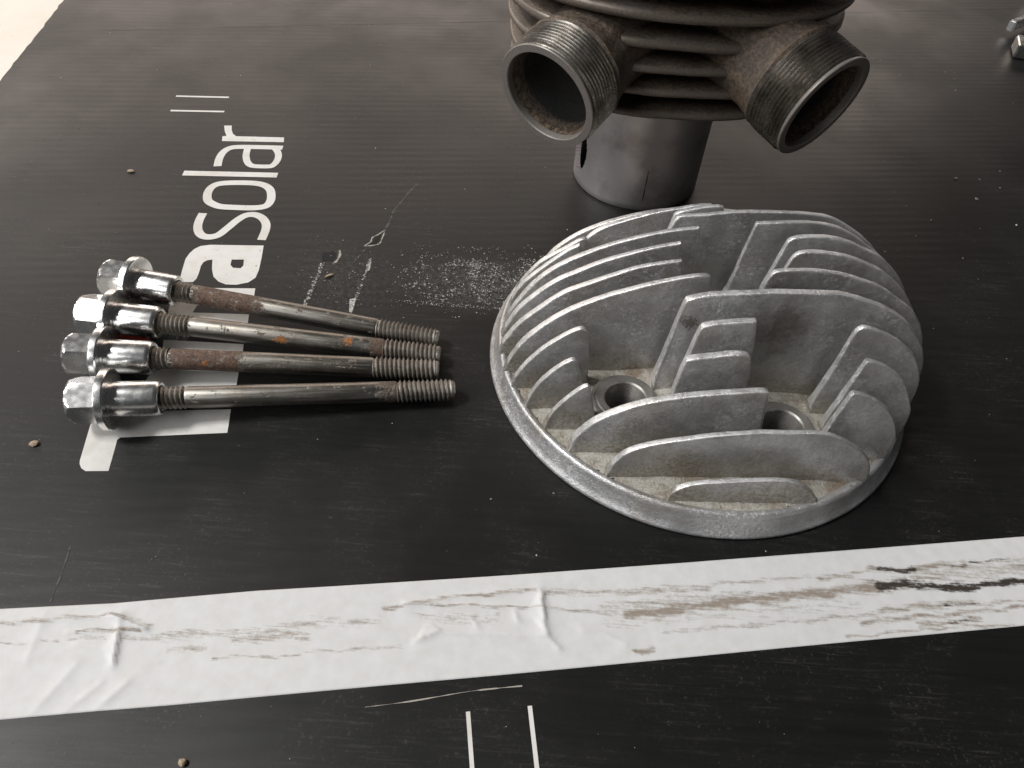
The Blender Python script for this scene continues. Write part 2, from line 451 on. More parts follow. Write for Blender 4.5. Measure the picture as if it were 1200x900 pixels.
M_MACH = mat_flat('machined_boss', (0.30, 0.285, 0.265), 0.36, 0.7, n=0.35)
M_BORE = mat_flat('grooved_bore', (0.20, 0.19, 0.175), 0.34, 0.7, n=0.4)
M_DUST = mat_flat('pale_dust', (0.40, 0.38, 0.35), 0.8, n=0.3)
def _dust():
    nt = M_DUST.node_tree; b = nt.nodes['Principled BSDF']; t = NT(nt)
    f = t.ramp(t.noise(0.9, 3, 0.6), [(0.38, 0.0), (0.62, 1.0)])
    nt.links.new(t.mix(f, (0.07, 0.066, 0.06), (0.55, 0.525, 0.49)), b.inputs['Base Color'])
_dust()
M_CRUMB = mat_flat('tan_crumb', (0.40, 0.31, 0.22), 0.85, n=0.4)

# ------------------------------------------------------------------ the surface: cardboard on a pale floor
def hb(x, y):
    """height of the cardboard's upper face"""
    h = 0.26 * noise.noise((x / 70, y / 60, 0.3)) + 0.45 * noise.noise((x / 190, y / 170, 5.3))
    return h

eu = Vector((math.cos(BETA), math.sin(BETA)))
ev = Vector((-math.sin(BETA), math.cos(BETA)))
E0 = Vector((-272.7, 182.4))
THICK = 6.0
board = empty('cardboard', (-20, 60, -THICK))
tag(board, 'flat black printed cardboard with white lettering under all the engine parts', 'cardboard')
def part(name, V, F, mat, parent, angle=35):
    """mesh given in world millimetres, hung on a parent that sits at a plain location"""
    o = mesh_obj(name, V, F, mat, None, angle)
    o.parent = parent
    o.matrix_parent_inverse = parent_inv(parent)
    return o
def parent_inv(p):
    mw = Matrix.LocRotScale(p.location, p.rotation_euler, p.scale)
    return mw.inverted()

def build_board():
    nu, nv, st = 220, 190, 5.0
    V, F = [], []
    for j in range(nv + 1):
        for i in range(nu + 1):
            q = E0 + ev * ((j - 95) * st) + eu * (i * st)
            if i == 0:
                q = q + eu * (1.2 * noise.noise((j * 0.6, 0, 0)) + 0.5 * noise.noise((j * 2.1, 3, 0)))
            V.append((q.x, q.y, hb(q.x, q.y)))
    w = nu + 1
    for j in range(nv):
        for i in range(nu):
            F.append((j * w + i, j * w + i + 1, (j + 1) * w + i + 1, (j + 1) * w + i))
    rim = [i for i in range(w)] + [j * w + nu for j in range(1, nv + 1)] + [nv * w + i for i in range(nu - 1, -1, -1)] + [j * w for j in range(nv - 1, 0, -1)]
    b0 = len(V)
    for k in rim:
        V.append((V[k][0], V[k][1], -THICK + 0.02))
    n = len(rim)
    for k in range(n):
        F.append((rim[k], rim[(k + 1) % n], b0 + (k + 1) % n, b0 + k))
    F.append(tuple(range(b0, b0 + n)))
    return part('board_sheet', V, F, M_BOARD, board)
build_board()

fl = mesh_obj('floor', [(-3000, -3000, -THICK), (3000, -3000, -THICK), (3000, 3000, -THICK), (-3000, 3000, -THICK)], [(0, 1, 2, 3)], M_FLOOR)
tag(fl, 'pale cream floor beyond the corner of the cardboard', 'floor', kind='structure')

LIFT = 0.09
def catmull(pts, sub=6, closed=False):
    n = len(pts); out = []
    rng = range(n) if closed else range(n - 1)
    for i in rng:
        p1, p2 = pts[i], pts[(i + 1) % n]
        p0 = pts[i - 1] if (closed or i > 0) else p1
        p3 = pts[(i + 2) % n] if (closed or i + 2 < n) else p2
        for s in range(sub):
            t = s / sub
            out.append(tuple(0.5 * ((2 * p1[k]) + (-p0[k] + p2[k]) * t + (2 * p0[k] - 5 * p1[k] + 4 * p2[k] - p3[k]) * t * t
                       + (-p0[k] + 3 * p1[k] - 3 * p2[k] + p3[k]) * t ** 3) for k in range(len(p1))))
    if not closed: out.append(tuple(pts[-1]))
    return out

def stroke(pts, w, closed=False, smooth=True, sub=6, ragged=0.0, lift=LIFT):
    p = catmull(pts, sub, closed) if smooth else [tuple(Vector(pts[0]).lerp(Vector(pts[-1]), i / 8)) for i in range(9)]
    n = len(p); V, F = [], []
    for i in range(n):
        a = Vector(p[i - 1] if (closed or i > 0) else p[i]); c = Vector(p[(i + 1) % n] if (closed or i < n - 1) else p[i])
        d = (c - a).normalized(); nn = Vector((-d.y, d.x))
        ww = w / 2
        if ragged: ww *= max(0.08, 0.5 + ragged * (random.random() - 0.35) * 1.6)
        for sg in (1, -1):
            q = Vector(p[i]) + nn * ww * sg
            V.append((q.x, q.y, hb(q.x, q.y) + lift))
    for i in range(n if closed else n - 1):
        k = (i + 1) % n
        F.append((2 * i, 2 * i + 1, 2 * k + 1, 2 * k))
    return V, F

def filled(loops, lift=LIFT):
    bm = bmesh.new(); edges = []
    for lp in loops:
        vs = [bm.verts.new((x, y, 0)) for x, y in lp]
        for i in range(len(vs)):
            edges.append(bm.edges.new((vs[i], vs[(i + 1) % len(vs)])))
    bmesh.ops.triangle_fill(bm, edges=edges, use_beauty=True, use_dissolve=False)
    for _ in range(2):
        bmesh.ops.subdivide_edges(bm, edges=[e for e in bm.edges if e.calc_length() > 4], cuts=1, use_grid_fill=True)
        bmesh.ops.triangulate(bm, faces=bm.faces)
    bm.verts.ensure_lookup_table(); bm.verts.index_update()
    V = [(v.co.x, v.co.y, hb(v.co.x, v.co.y) + lift) for v in bm.verts]
    F = [tuple(v.index for v in f.verts) for f in bm.faces]
    bm.free()
    return V, F

random.seed(4)
def printed(name, vf, mat=None, label=None):
    o = part(name, vf[0], vf[1], mat or M_WHITE, board)
    if label: o['label'] = label
    return o
WL = 3.7
printed('printed_dash', stroke([(-181.2, 179.6), (-154.8, 181.8)], 1.5, smooth=False))
printed('printed_dash', stroke([(-178.7, 165.1), (-152.7, 167.5)], 1.5, smooth=False))
printed('printed_line', stroke([(-5.2, -108.7), (-3.0, -121.6), (-1.1, -132.5)], 1.05))
printed('printed_line', stroke([(10.0, -106.3), (12.2, -120.3), (13.9, -131.6)], 1.1))
printed('printed_letter', filled([[(-148.6, 154.4), (-145.1, 154.9), (-143.8, 150.8), (-142.3, 147.7), (-140.1, 145.6), (-117.5, 147.3), (-116.5, 143.1), (-145.3, 140.6), (-146.4, 144.8), (-144.6, 145.4), (-146.6, 149.1)]]), label='white printed letter r, thin stroke')
printed('printed_letter', join(
    stroke([(-115.8, 138.3), (-127.3, 137.4), (-136.0, 136.5), (-139.8, 135.0), (-141.7, 131.2), (-141.8, 125.7), (-140.6, 119.4)], 3.5),
    stroke([(-131.7, 136.0), (-130.8, 130.5), (-129.9, 127.6), (-128.4, 124.4), (-126.5, 122.2), (-123.8, 121.4), (-117.7, 122.0), (-116.2, 123.5), (-115.5, 126.8), (-115.8, 130.8), (-117.1, 134.4), (-119.1, 137.2)], 3.1, lift=LIFT + 0.01)),
    label='white printed letter a, thin stroke')
printed('printed_letter', stroke([(-153.7, 112.2), (-112.2, 115.5)], 3.8, smooth=False), label='white printed letter l, thin stroke')
printed('printed_letter', stroke([(-137.3, 95.3), (-138.2, 99.4), (-137.7, 103.4), (-135.2, 106.0), (-129.3, 107.4), (-121.1, 108.1), (-116.1, 107.2), (-112.6, 104.3), (-110.7, 99.8), (-110.0, 95.4), (-111.1, 91.8), (-115.8, 90.0), (-123.8, 89.4), (-129.9, 89.4), (-134.0, 91.1), (-136.0, 92.8)], 3.6, closed=True), label='white printed letter o, thin stroke')
printed('printed_letter', stroke([(-135.3, 83.9), (-135.2, 79.2), (-134.4, 74.7), (-132.6, 70.9), (-130.1, 68.7), (-127.1, 68.5), (-124.3, 70.3), (-122.0, 75.5), (-119.7, 81.1), (-117.1, 84.6), (-113.7, 85.3), (-110.2, 83.5), (-107.6, 80.0), (-106.5, 75.7), (-106.3, 68.8)], 3.5), label='white printed letter s, thin stroke')
printed('printed_letter', filled([
    [(-104.4, 65.3), (-125.5, 63.5), (-129.1, 62.3), (-130.8, 60.2), (-131.8, 57.3), (-132.1, 53.7), (-131.0, 46.8), (-129.7, 39.9), (-124.6, 40.4), (-123.9, 42.5), (-124.1, 45.5), (-124.8, 50.1), (-124.6, 52.5), (-123.5, 53.8), (-121.7, 54.5), (-120.0, 48.8), (-118.0, 44.4), (-115.2, 41.7), (-112.0, 40.4), (-108.0, 40.6), (-103.9, 42.4), (-102.0, 45.4), (-102.0, 50.0), (-103.1, 57.8)],
    [(-114.3, 55.3), (-109.6, 55.8), (-108.7, 52.1), (-109.3, 50.4), (-112.3, 50.4), (-113.8, 52.1)]]), label='white printed letter a, bold')
printed('printed_letter', filled([[(-100.3, 39.3), (-122.6, 37.2), (-127.2, 34.7), (-128.7, 30.7), (-128.2, 25.1), (-126.2, 18.0), (-125.1, 15.0), (-97.1, 18.3), (-98.5, 24.9), (-118.9, 23.8), (-118.6, 27.5), (-115.3, 29.0), (-98.7, 30.5)]]), label='white printed letter n, bold, under the studs')
printed('printed_letter', filled([[(-95.9, 9.7), (-124.1, 9.0), (-121.9, 1.3), (-94.7, 3.7)]]), label='white printed letter i, bold, under the studs')
printed('printed_dot', filled([[(-129.3, 11.5), (-139.4, 11.4), (-138.3, 6.0), (-128.6, 6.5)]]), M_RED, label='red printed dot of the letter i')
printed('printed_letter', filled([[(-93.7, -3.3), (-118.3, -4.4), (-122.6, -6.0), (-123.0, -10.3), (-122.0, -13.7), (-92.4, -11.1)]]), label='white printed letter r, bold, under the studs')
printed('printed_letter', filled([[(-91.3, -19.8), (-123.1, -23.7), (-125.7, -13.6), (-134.2, -14.4), (-133.0, -30.2), (-130.3, -43.6), (-129.8, -44.9), (-128.6, -46.4), (-126.9, -47.3), (-120.2, -46.7), (-121.8, -38.0), (-122.4, -35.1), (-121.8, -34.1), (-89.5, -29.4)]]), label='white printed letter T, bold, under the nearest stud')

# cuts, tears and scuffs in the cardboard
printed('knife_cut', stroke([(-30.5, -109.4), (-19.8, -107.3), (-6.4, -104.1), (1.1, -102.7), (7.9, -101.6)], 0.34, ragged=0.8), M_TORN)
printed('crease', stroke([(-49.0, 116.6), (-52.0, 109.1), (-53.3, 104.4), (-56.1, 95.7), (-56.8, 87.3), (-57.9, 79.8)], 0.75, ragged=1.1, sub=12), M_FAINT)
printed('crease', stroke([(-62.6, 69.7), (-65.0, 63.2), (-67.6, 55.2)], 0.6, ragged=1.1, sub=12), M_FAINT)
printed('crease', stroke([(-120.2, -72.0), (-118.9, -80.2), (-118.1, -89.0)], 0.5, ragged=0.9, sub=12), M_FAINT)
printed('tear', stroke([(-57.9, 80.3), (-60.0, 77.6), (-62.0, 75.3), (-62.2, 72.4), (-64.0, 69.5), (-58.9, 71.2), (-58.0, 74.9)], 0.7, closed=True, ragged=0.5), M_TORN)
printed('puncture', filled([[(-58.9, 78.4), (-61.0, 75.2), (-61.2, 72.6), (-62.6, 70.4), (-59.4, 71.9), (-58.9, 74.8)]], lift=0.05), M_HOLE)
printed('puncture', filled([[(-79.9, 62.0), (-79.3, 63.6), (-77.2, 64.0), (-76.2, 65.1), (-74.4, 63.9), (-74.1, 60.6), (-74.9, 58.3), (-77.0, 58.8), (-78.0, 57.6), (-79.4, 59.0)]], lift=0.05), M_HOLE)
printed('tear', stroke([(-73.6, 65.6), (-72.8, 62.5), (-73.4, 58.5), (-74.6, 57.0)], 0.9, ragged=0.9), M_TORN)
def score_line(a, b, w, h):
    V, F = [], []
    a, b = Vector(a), Vector(b); d = (b - a).normalized(); nn = Vector((-d.y, d.x)); n = 120
    for i in range(n + 1):
        p = a.lerp(b, i / n) + nn * 0.5 * noise.noise((i * 0.06, 1, 1))
        k = 0.55 + 0.6 * noise.noise((i * 0.21, 9, 4))
        for (o, z) in ((-w, 0.01), (-w * 0.35, h * k), (0, 0.012), (w * 0.35, h * 0.7 * k), (w, 0.01)):
            q = p + nn * o; V.append((q.x, q.y, hb(q.x, q.y) + z))
    for i in range(n):
        for j in range(4): F.append((i * 5 + j, i * 5 + j + 1, i * 5 + j + 6, i * 5 + j + 5))
    return V, F
printed('score_line', score_line((-272, 243), (345, 384), 1.8, 0.22), M_BOARD)
def scuff(pts, w, n):
    V, F = [], []
    p = catmull(pts, 8)
    for _ in range(n):
        c = random.choice(p)
        x = c[0] + random.gauss(0, w / 2.2); y = c[1] + random.gauss(0, w / 2.2)
        r = 0.12 + 0.42 * random.random() ** 2.2; a0 = random.random() * 6
        b = len(V); k = 5
        for i in range(k):
            a = a0 + i * 6.283 / k; rr = r * (0.5 + 0.7 * random.random())
            px, py = x + rr * math.cos(a), y + rr * math.sin(a)
            V.append((px, py, hb(px, py) + 0.07))
        F.append(tuple(range(b, b + k)))
    return V, F
o = printed('scuff_mark', scuff([(-78.6, 56.8), (-78.8, 48.3), (-79.4, 38.3), (-79.6, 30.2)], 0.9, 190), M_DUST); o['kind'] = 'stuff'
o = printed('scuff_mark', scuff([(-60.3, 61.4), (-60.2, 55.0), (-61.0, 46.7), (-61.7, 36.1)], 0.7, 120), M_DUST); o['kind'] = 'stuff'
printed('scuff_mark', filled([[(-63.7, 37.0), (-61.5, 37.7), (-61.3, 32.9), (-61.5, 29.2), (-62.6, 30.0)]]), M_DUST)
printed('scuff_mark', filled([[(-61.2, 58.2), (-59.6, 58.6), (-59.4, 54.5), (-60.8, 53.6)]]), M_DUST)

# the strip of white paper tape, creased and dirty
TOP = [(-142.4, -93.2), (-130.0, -91.3), (-101.6, -87.7), (-65.4, -81.5), (-42.9, -78.3), (3.7, -71.4), (52.6, -64.0), (103.9, -55.8), (158.0, -47.2), (174.8, -44.4), (260, -30.5)]
BOT = [(-127.4, -119.7), (-116.1, -118.0), (-97.0, -115.0), (-77.5, -112.1), (-37.2, -105.6), (5.2, -98.8), (49.7, -91.6), (96.6, -83.9), (146.0, -75.9), (161.4, -73.2), (250, -58.5)]
CREASE = [  # polyline, width, height
    ([(-101.3, -91.1), (-90.3, -94.0)], 1.0, 0.75), ([(-98.2, -91.1), (-97.0, -95.2)], 1.3, 0.6), ([(-96.9, -95.4), (-95.0, -103.6)], 1.2, 0.75),
    ([(-109.8, -96.3), (-99.4, -94.7)], 0.8, 0.4), ([(-106.3, -99.0), (-97.6, -99.9)], 1.0, 0.35),
    ([(-24.7, -82.2), (-9.9, -79.1), (10.4, -75.6)], 0.8, 0.4), ([(-24.7, -82.2), (4.2, -81.0), (27.5, -80.3)], 0.8, 0.45),
    ([(11.8, -75.7), (12.6, -81.1), (13.7, -87.5)], 1.6, 0.85), ([(-20.5, -92.2), (-15.0, -89.5), (12.1, -88.3)], 1.1, 0.4),
    ([(13.7, -88.2), (17.1, -91.4)], 1.2, 0.5), ([(23.5, -86.3), (29.6, -87.0), (34.8, -89.0)], 1.8, 0.4),
    ([(-128.0, -95.1), (-98.7, -90.9)], 0.9, 0.35), ([(-95.0, -114.9), (-89.8, -107.5)], 1.8, 0.55), ([(-29.0, -84.2), (-22.5, -92.4)], 1.3, -0.35),
    ([(-6.3, -84.9), (-4.6, -87.2)], 0.8, 0.35), ([(5.0, -82.2), (6.0, -84.5)], 0.8, 0.45), ([(-118, -90), (-116.5, -104)], 2.2, 0.3),
    ([(-110, -118), (-104, -104)], 2.0, 0.4), ([(-103, -117), (-96, -108)], 1.3, 0.35), ([(40, -73), (90, -66), (150, -55)], 3.5, 0.25)]
SMEAR = [  # polyline, width, strength
    ([(35.7, -80.7), (55.9, -77.0), (75.5, -73.3), (100.6, -68.6), (116.0, -65.6)], 1.7, 0.95), ([(107.4, -61.5), (114.6, -62.3), (127.9, -59.4), (135.8, -58.2)], 1.2, 0.9),
    ([(106.1, -74.8), (120.1, -72.0), (134.0, -70.0)], 1.2, 0.8), ([(116.9, -77.9), (129.6, -75.6), (134.6, -74.7)], 1.0, 0.8), ([(91.5, -65.9), (101.7, -64.1)], 0.9, 0.75),
    ([(38.4, -74.0), (49.3, -72.2), (58.9, -72.0)], 1.3, 0.75), ([(-87.9, -95.7), (-77.4, -94.0)], 1.0, 0.55), ([(-67.1, -95.1), (-57.4, -93.9), (-48.8, -92.6)], 1.4, 0.7),
    ([(-56.0, -90.9), (-43.1, -88.3)], 1.8, 0.6), ([(-83.0, -98.9), (-74.6, -97.8)], 1.2, 0.55), ([(-30.2, -84.0), (-24.0, -81.9), (-9.9, -78.9), (10.4, -75.6)], 0.7, 0.8),
    ([(13.4, -75.6), (27.7, -75.1), (42.0, -73.5)], 1.1, 0.65), ([(-24.7, -82.2), (4.2, -81.0), (27.5, -80.3)], 0.45, 0.75), ([(-128.0, -95.1), (-111.4, -92.8), (-101.0, -90.9), (-89.1, -92.6)], 0.8, 0.65),
    ([(-70.9, -100.4), (-54.1, -98.2), (-39.2, -96.0), (-24.1, -93.6)], 0.5, 0.6), ([(37.4, -90.6), (42.0, -89.9)], 0.9, 0.9), ([(-107.6, -96.2), (-99.4, -94.7), (-91.7, -94.6)], 0.6, 0.85),
    ([(94.5, -82.9), (116.5, -79.2), (143.8, -75.5)], 0.5, 0.7), ([(-20, -86), (0, -84)], 2.0, 0.45), ([(30, -84), (80, -76), (100, -73)], 2.0, 0.4), ([(120, -63.5), (160, -57)], 2.6, 0.6), ([(45, -85), (90, -78), (150, -68)], 0.8, 0.6), ([(60, -70), (110, -62.5), (165, -54)], 0.8, 0.6), ([(100, -78.5), (150, -70)], 0.8, 0.8), ([(-95, -97), (-60, -92), (-30, -87)], 1.3, 0.5), ([(-128, -100), (-100, -97)], 0.7, 0.5), ([(30, -79.5), (70, -73)], 2.2, 0.6)]
FOLDS = [((-101.5, -90.8), (-90, -94), (-96.5, -95.4), 0.9), ((-96.5, -95.4), (-94.6, -103.8), (-99.5, -99.5), 0.7), ((12.4, -76), (13.5, -87), (8.5, -82), 0.6), ((-20, -92), (-14, -89), (-18, -86), 0.5)]   # small lifted facets
GRIME = [([(108, -67.0), (116.0, -65.6), (128.0, -66.3), (151.7, -62.2)], 1.3, 0.95), ([(110, -61.6), (116, -62.2), (120, -61.2)], 1.2, 0.85), ([(132, -58.9), (150, -55.5)], 0.5, 0.6), ([(120, -66.5), (160, -61)], 0.9, 0.8), ([(126, -71.5), (136, -69.8)], 0.7, 0.65), ([(124, -76.5), (131, -75.3)], 0.6, 0.65)]
def segd(p, a, b):
    ab = b - a; t = max(0, min(1, (p - a).dot(ab) / ab.length_squared)); return (p - a - ab * t).length
def field(p, items):
    best = 0.0
    for pts, w, s in items:
        if p.x < pts[0][0] - 4 * w or p.x > pts[-1][0] + 4 * w: continue
        d = min(segd(p, Vector(pts[i]), Vector(pts[i + 1])) for i in range(len(pts) - 1))
        if d < 3 * w: best = max(best, s * math.exp(-(d / w) ** 2 * 0.8))
    return best
def build_tape():
    NU, NV = 640, 56
    def along(path, t):
        x0, x1 = path[0][0], path[-1][0]
        x = x0 + (x1 - x0) * t
        for i in range(len(path) - 1):
            if x <= path[i + 1][0] + 1e-6:
                f = (x - path[i][0]) / (path[i + 1][0] - path[i][0]); return Vector(path[i]).lerp(Vector(path[i + 1]), f)
        return Vector(path[-1])
    V, F, D, G = [], [], [], []
    items = [([Vector(p) for p in pts], w * 0.7, h * 1.0, min(p[0] for p in pts) - 5 * w, max(p[0] for p in pts) + 5 * w) for pts, w, h in CREASE]
    for i in range(NU + 1):
        a, b = along(TOP, i / NU), along(BOT, i / NU)
        for j in range(NV + 1):
            f = j / NV
            p = a.lerp(b, f)
            ed = min(f, 1 - f)
            h = 0.0
            for pts, w, hh, xa, xb in items:
                if p.x < xa or p.x > xb: continue
                d = min(segd(p, pts[k], pts[k + 1]) for k in range(len(pts) - 1))
                if d < 4 * w: h += hh * math.exp(-d / w)
            for fa, fb, fc, hh in FOLDS:
                A2, B2, C2 = Vector(fa), Vector(fb), Vector(fc)
                den = (B2.y - C2.y) * (A2.x - C2.x) + (C2.x - B2.x) * (A2.y - C2.y)
                l1 = ((B2.y - C2.y) * (p.x - C2.x) + (C2.x - B2.x) * (p.y - C2.y)) / den
                l2 = ((C2.y - A2.y) * (p.x - C2.x) + (A2.x - C2.x) * (p.y - C2.y)) / den
                if l1 > 0 and l2 > 0 and l1 + l2 < 1: h += 0.8 * hh * (l1 + l2)
            h += 0.06 * (noise.noise((p.x / 22, p.y / 9, 2.0)) + 0.6)
            h += 0.025 * noise.noise((p.x / 5, p.y / 3.5, 7.0))
            h *= min(1, 0.25 + ed * 7)
            V.append((p.x, p.y, hb(p.x, p.y) + 0.14 + max(h, -0.03)))
            nz = Vector((1.2 * noise.noise((p.x / 6, p.y / 6, 11)), 0.9 * noise.noise((p.x / 6, p.y / 6, 15))))
            D.append(field(p + nz, SMEAR)); G.append(field(p + nz, GRIME))
    w = NV + 1
    for i in range(NU):
        for j in range(NV):
            F.append((i * w + j, i * w + j + 1, (i + 1) * w + j + 1, (i + 1) * w + j))
    # the cut edges of the paper, turned down to the board
    b0 = len(V)
    for i in range(NU + 1):
        for j in (0, NV):
            x, y, z = V[i * w + j]; V.append((x, y, hb(x, y) + 0.01)); D.append(0); G.append(0)
    for i in range(NU):
        F.append((i * w, (i + 1) * w, b0 + 2 * i + 2, b0 + 2 * i))
        F.append((i * w + NV, b0 + 2 * i + 1, b0 + 2 * i + 3, (i + 1) * w + NV))
    o = part('tape_strip', V, F, M_TAPE, board, angle=None)
    for nm, arr in (('dirt', D), ('grime', G)):
        at = o.data.attributes.new(nm, 'FLOAT', 'POINT'); at.data.foreach_set('value', arr)
    o['label'] = 'white paper tape strip, creased and smeared with brown dirt'
build_tape()

# ------------------------------------------------------------------ cylinder head
HC = (64.5, 17.7, 0.0); HTH = R(3.0)
head = empty('cylinder_head', HC, (0, 0, HTH))
tag(head, 'round cast aluminium cylinder head with a dome of cooling fins beside the white tape', 'cylinder head')
RR = 73.0
def floor_z(r):
    return 7.6 + 5.2 * max(0, 1 - (r / 67) ** 2) + 12 * math.exp(-(r / 14) ** 2)
prof = [(40, 0.0), (72.4, 0.0), (73.1, 0.35), (73.3, 1.0), (72.9, 1.7), (72.1, 2.4), (71.6, 3.6), (70.9, 5.4), (70.5, 6.6), (70.4, 7.5), (69.9, 8.3), (69.2, 8.5), (68.4, 8.2), (67.6, 7.5)]
V, F = lathe(prof, 160, wob=0.0012)
mesh_obj('base_flange', V, F, M_RIM, head, 60)
# floor casting between the fins, with the two stud holes bored through it
HOLES = [(-30.0, -31.5), (18.0, -41.0)]
HOLE_R, BOSS_R = 6.5, 10.9
def build_floor():
    bm = bmesh.new(); st = 1.4; n = 52; idx = {}
    for i in range(-n, n + 1):
        for j in range(-n, n + 1):
            x, y = i * st, j * st
            r = math.hypot(x, y)
            if r > 69: continue
            z = floor_z(r) + 0.5 * noise.noise((x / 9, y / 9, 1)) + 0.12 * noise.noise((x / 2, y / 2, 4))
            for hx, hy in HOLES:
                d = math.hypot(x - hx, y - hy)
                if d < 16: z = z * (1 - max(0, (16 - d) / 6) if d > 10 else 0) + (max(0, (16 - d) / 6) if d > 10 else 1) * 10.5
            if any(math.hypot(x - hx, y - hy) < 9.0 for hx, hy in HOLES): continue
            idx[i, j] = bm.verts.new((x, y, z))
    for (i, j) in list(idx):
        q = [(i, j), (i + 1, j), (i + 1, j + 1), (i, j + 1)]
        if all(k in idx for k in q): bm.faces.new([idx[k] for k in q])
    return bm_obj('casting_floor', bm, M_RES, head, 60)
build_floor()
for hx, hy in HOLES:
    pr = [(BOSS_R + 0.4, 7), (BOSS_R + 0.2, 11.0), (BOSS_R, 13.2), (BOSS_R - 0.4, 13.6), (BOSS_R - 1.2, 13.7), (9.6, 13.4), (9.4, 14.4), (9.1, 14.7), (HOLE_R + 0.5, 14.7), (HOLE_R, 14.2)]
    V, F = lathe(pr, 56)
    ring = mesh_obj('stud_hole_boss', V, F, M_MACH, head, 30, (hx, hy, 0))
    pr = [(HOLE_R, 14.2)]
    z = 14.0
    while z > -0.2:                      # fine machining grooves in the bore
        pr += [(HOLE_R + 0.30, z), (HOLE_R - 0.06, z - 0.5)]; z -= 1.0
    V, F = lathe(pr, 56)
    mesh_obj('bore', V, F, M_BORE, ring, 20)
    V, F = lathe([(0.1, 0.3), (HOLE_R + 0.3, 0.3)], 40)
    mesh_obj('bore_end_disc', V, F, M_CARBON, ring, 60).name = 'bore_bottom'  # near-black disc closing the foot of the bore

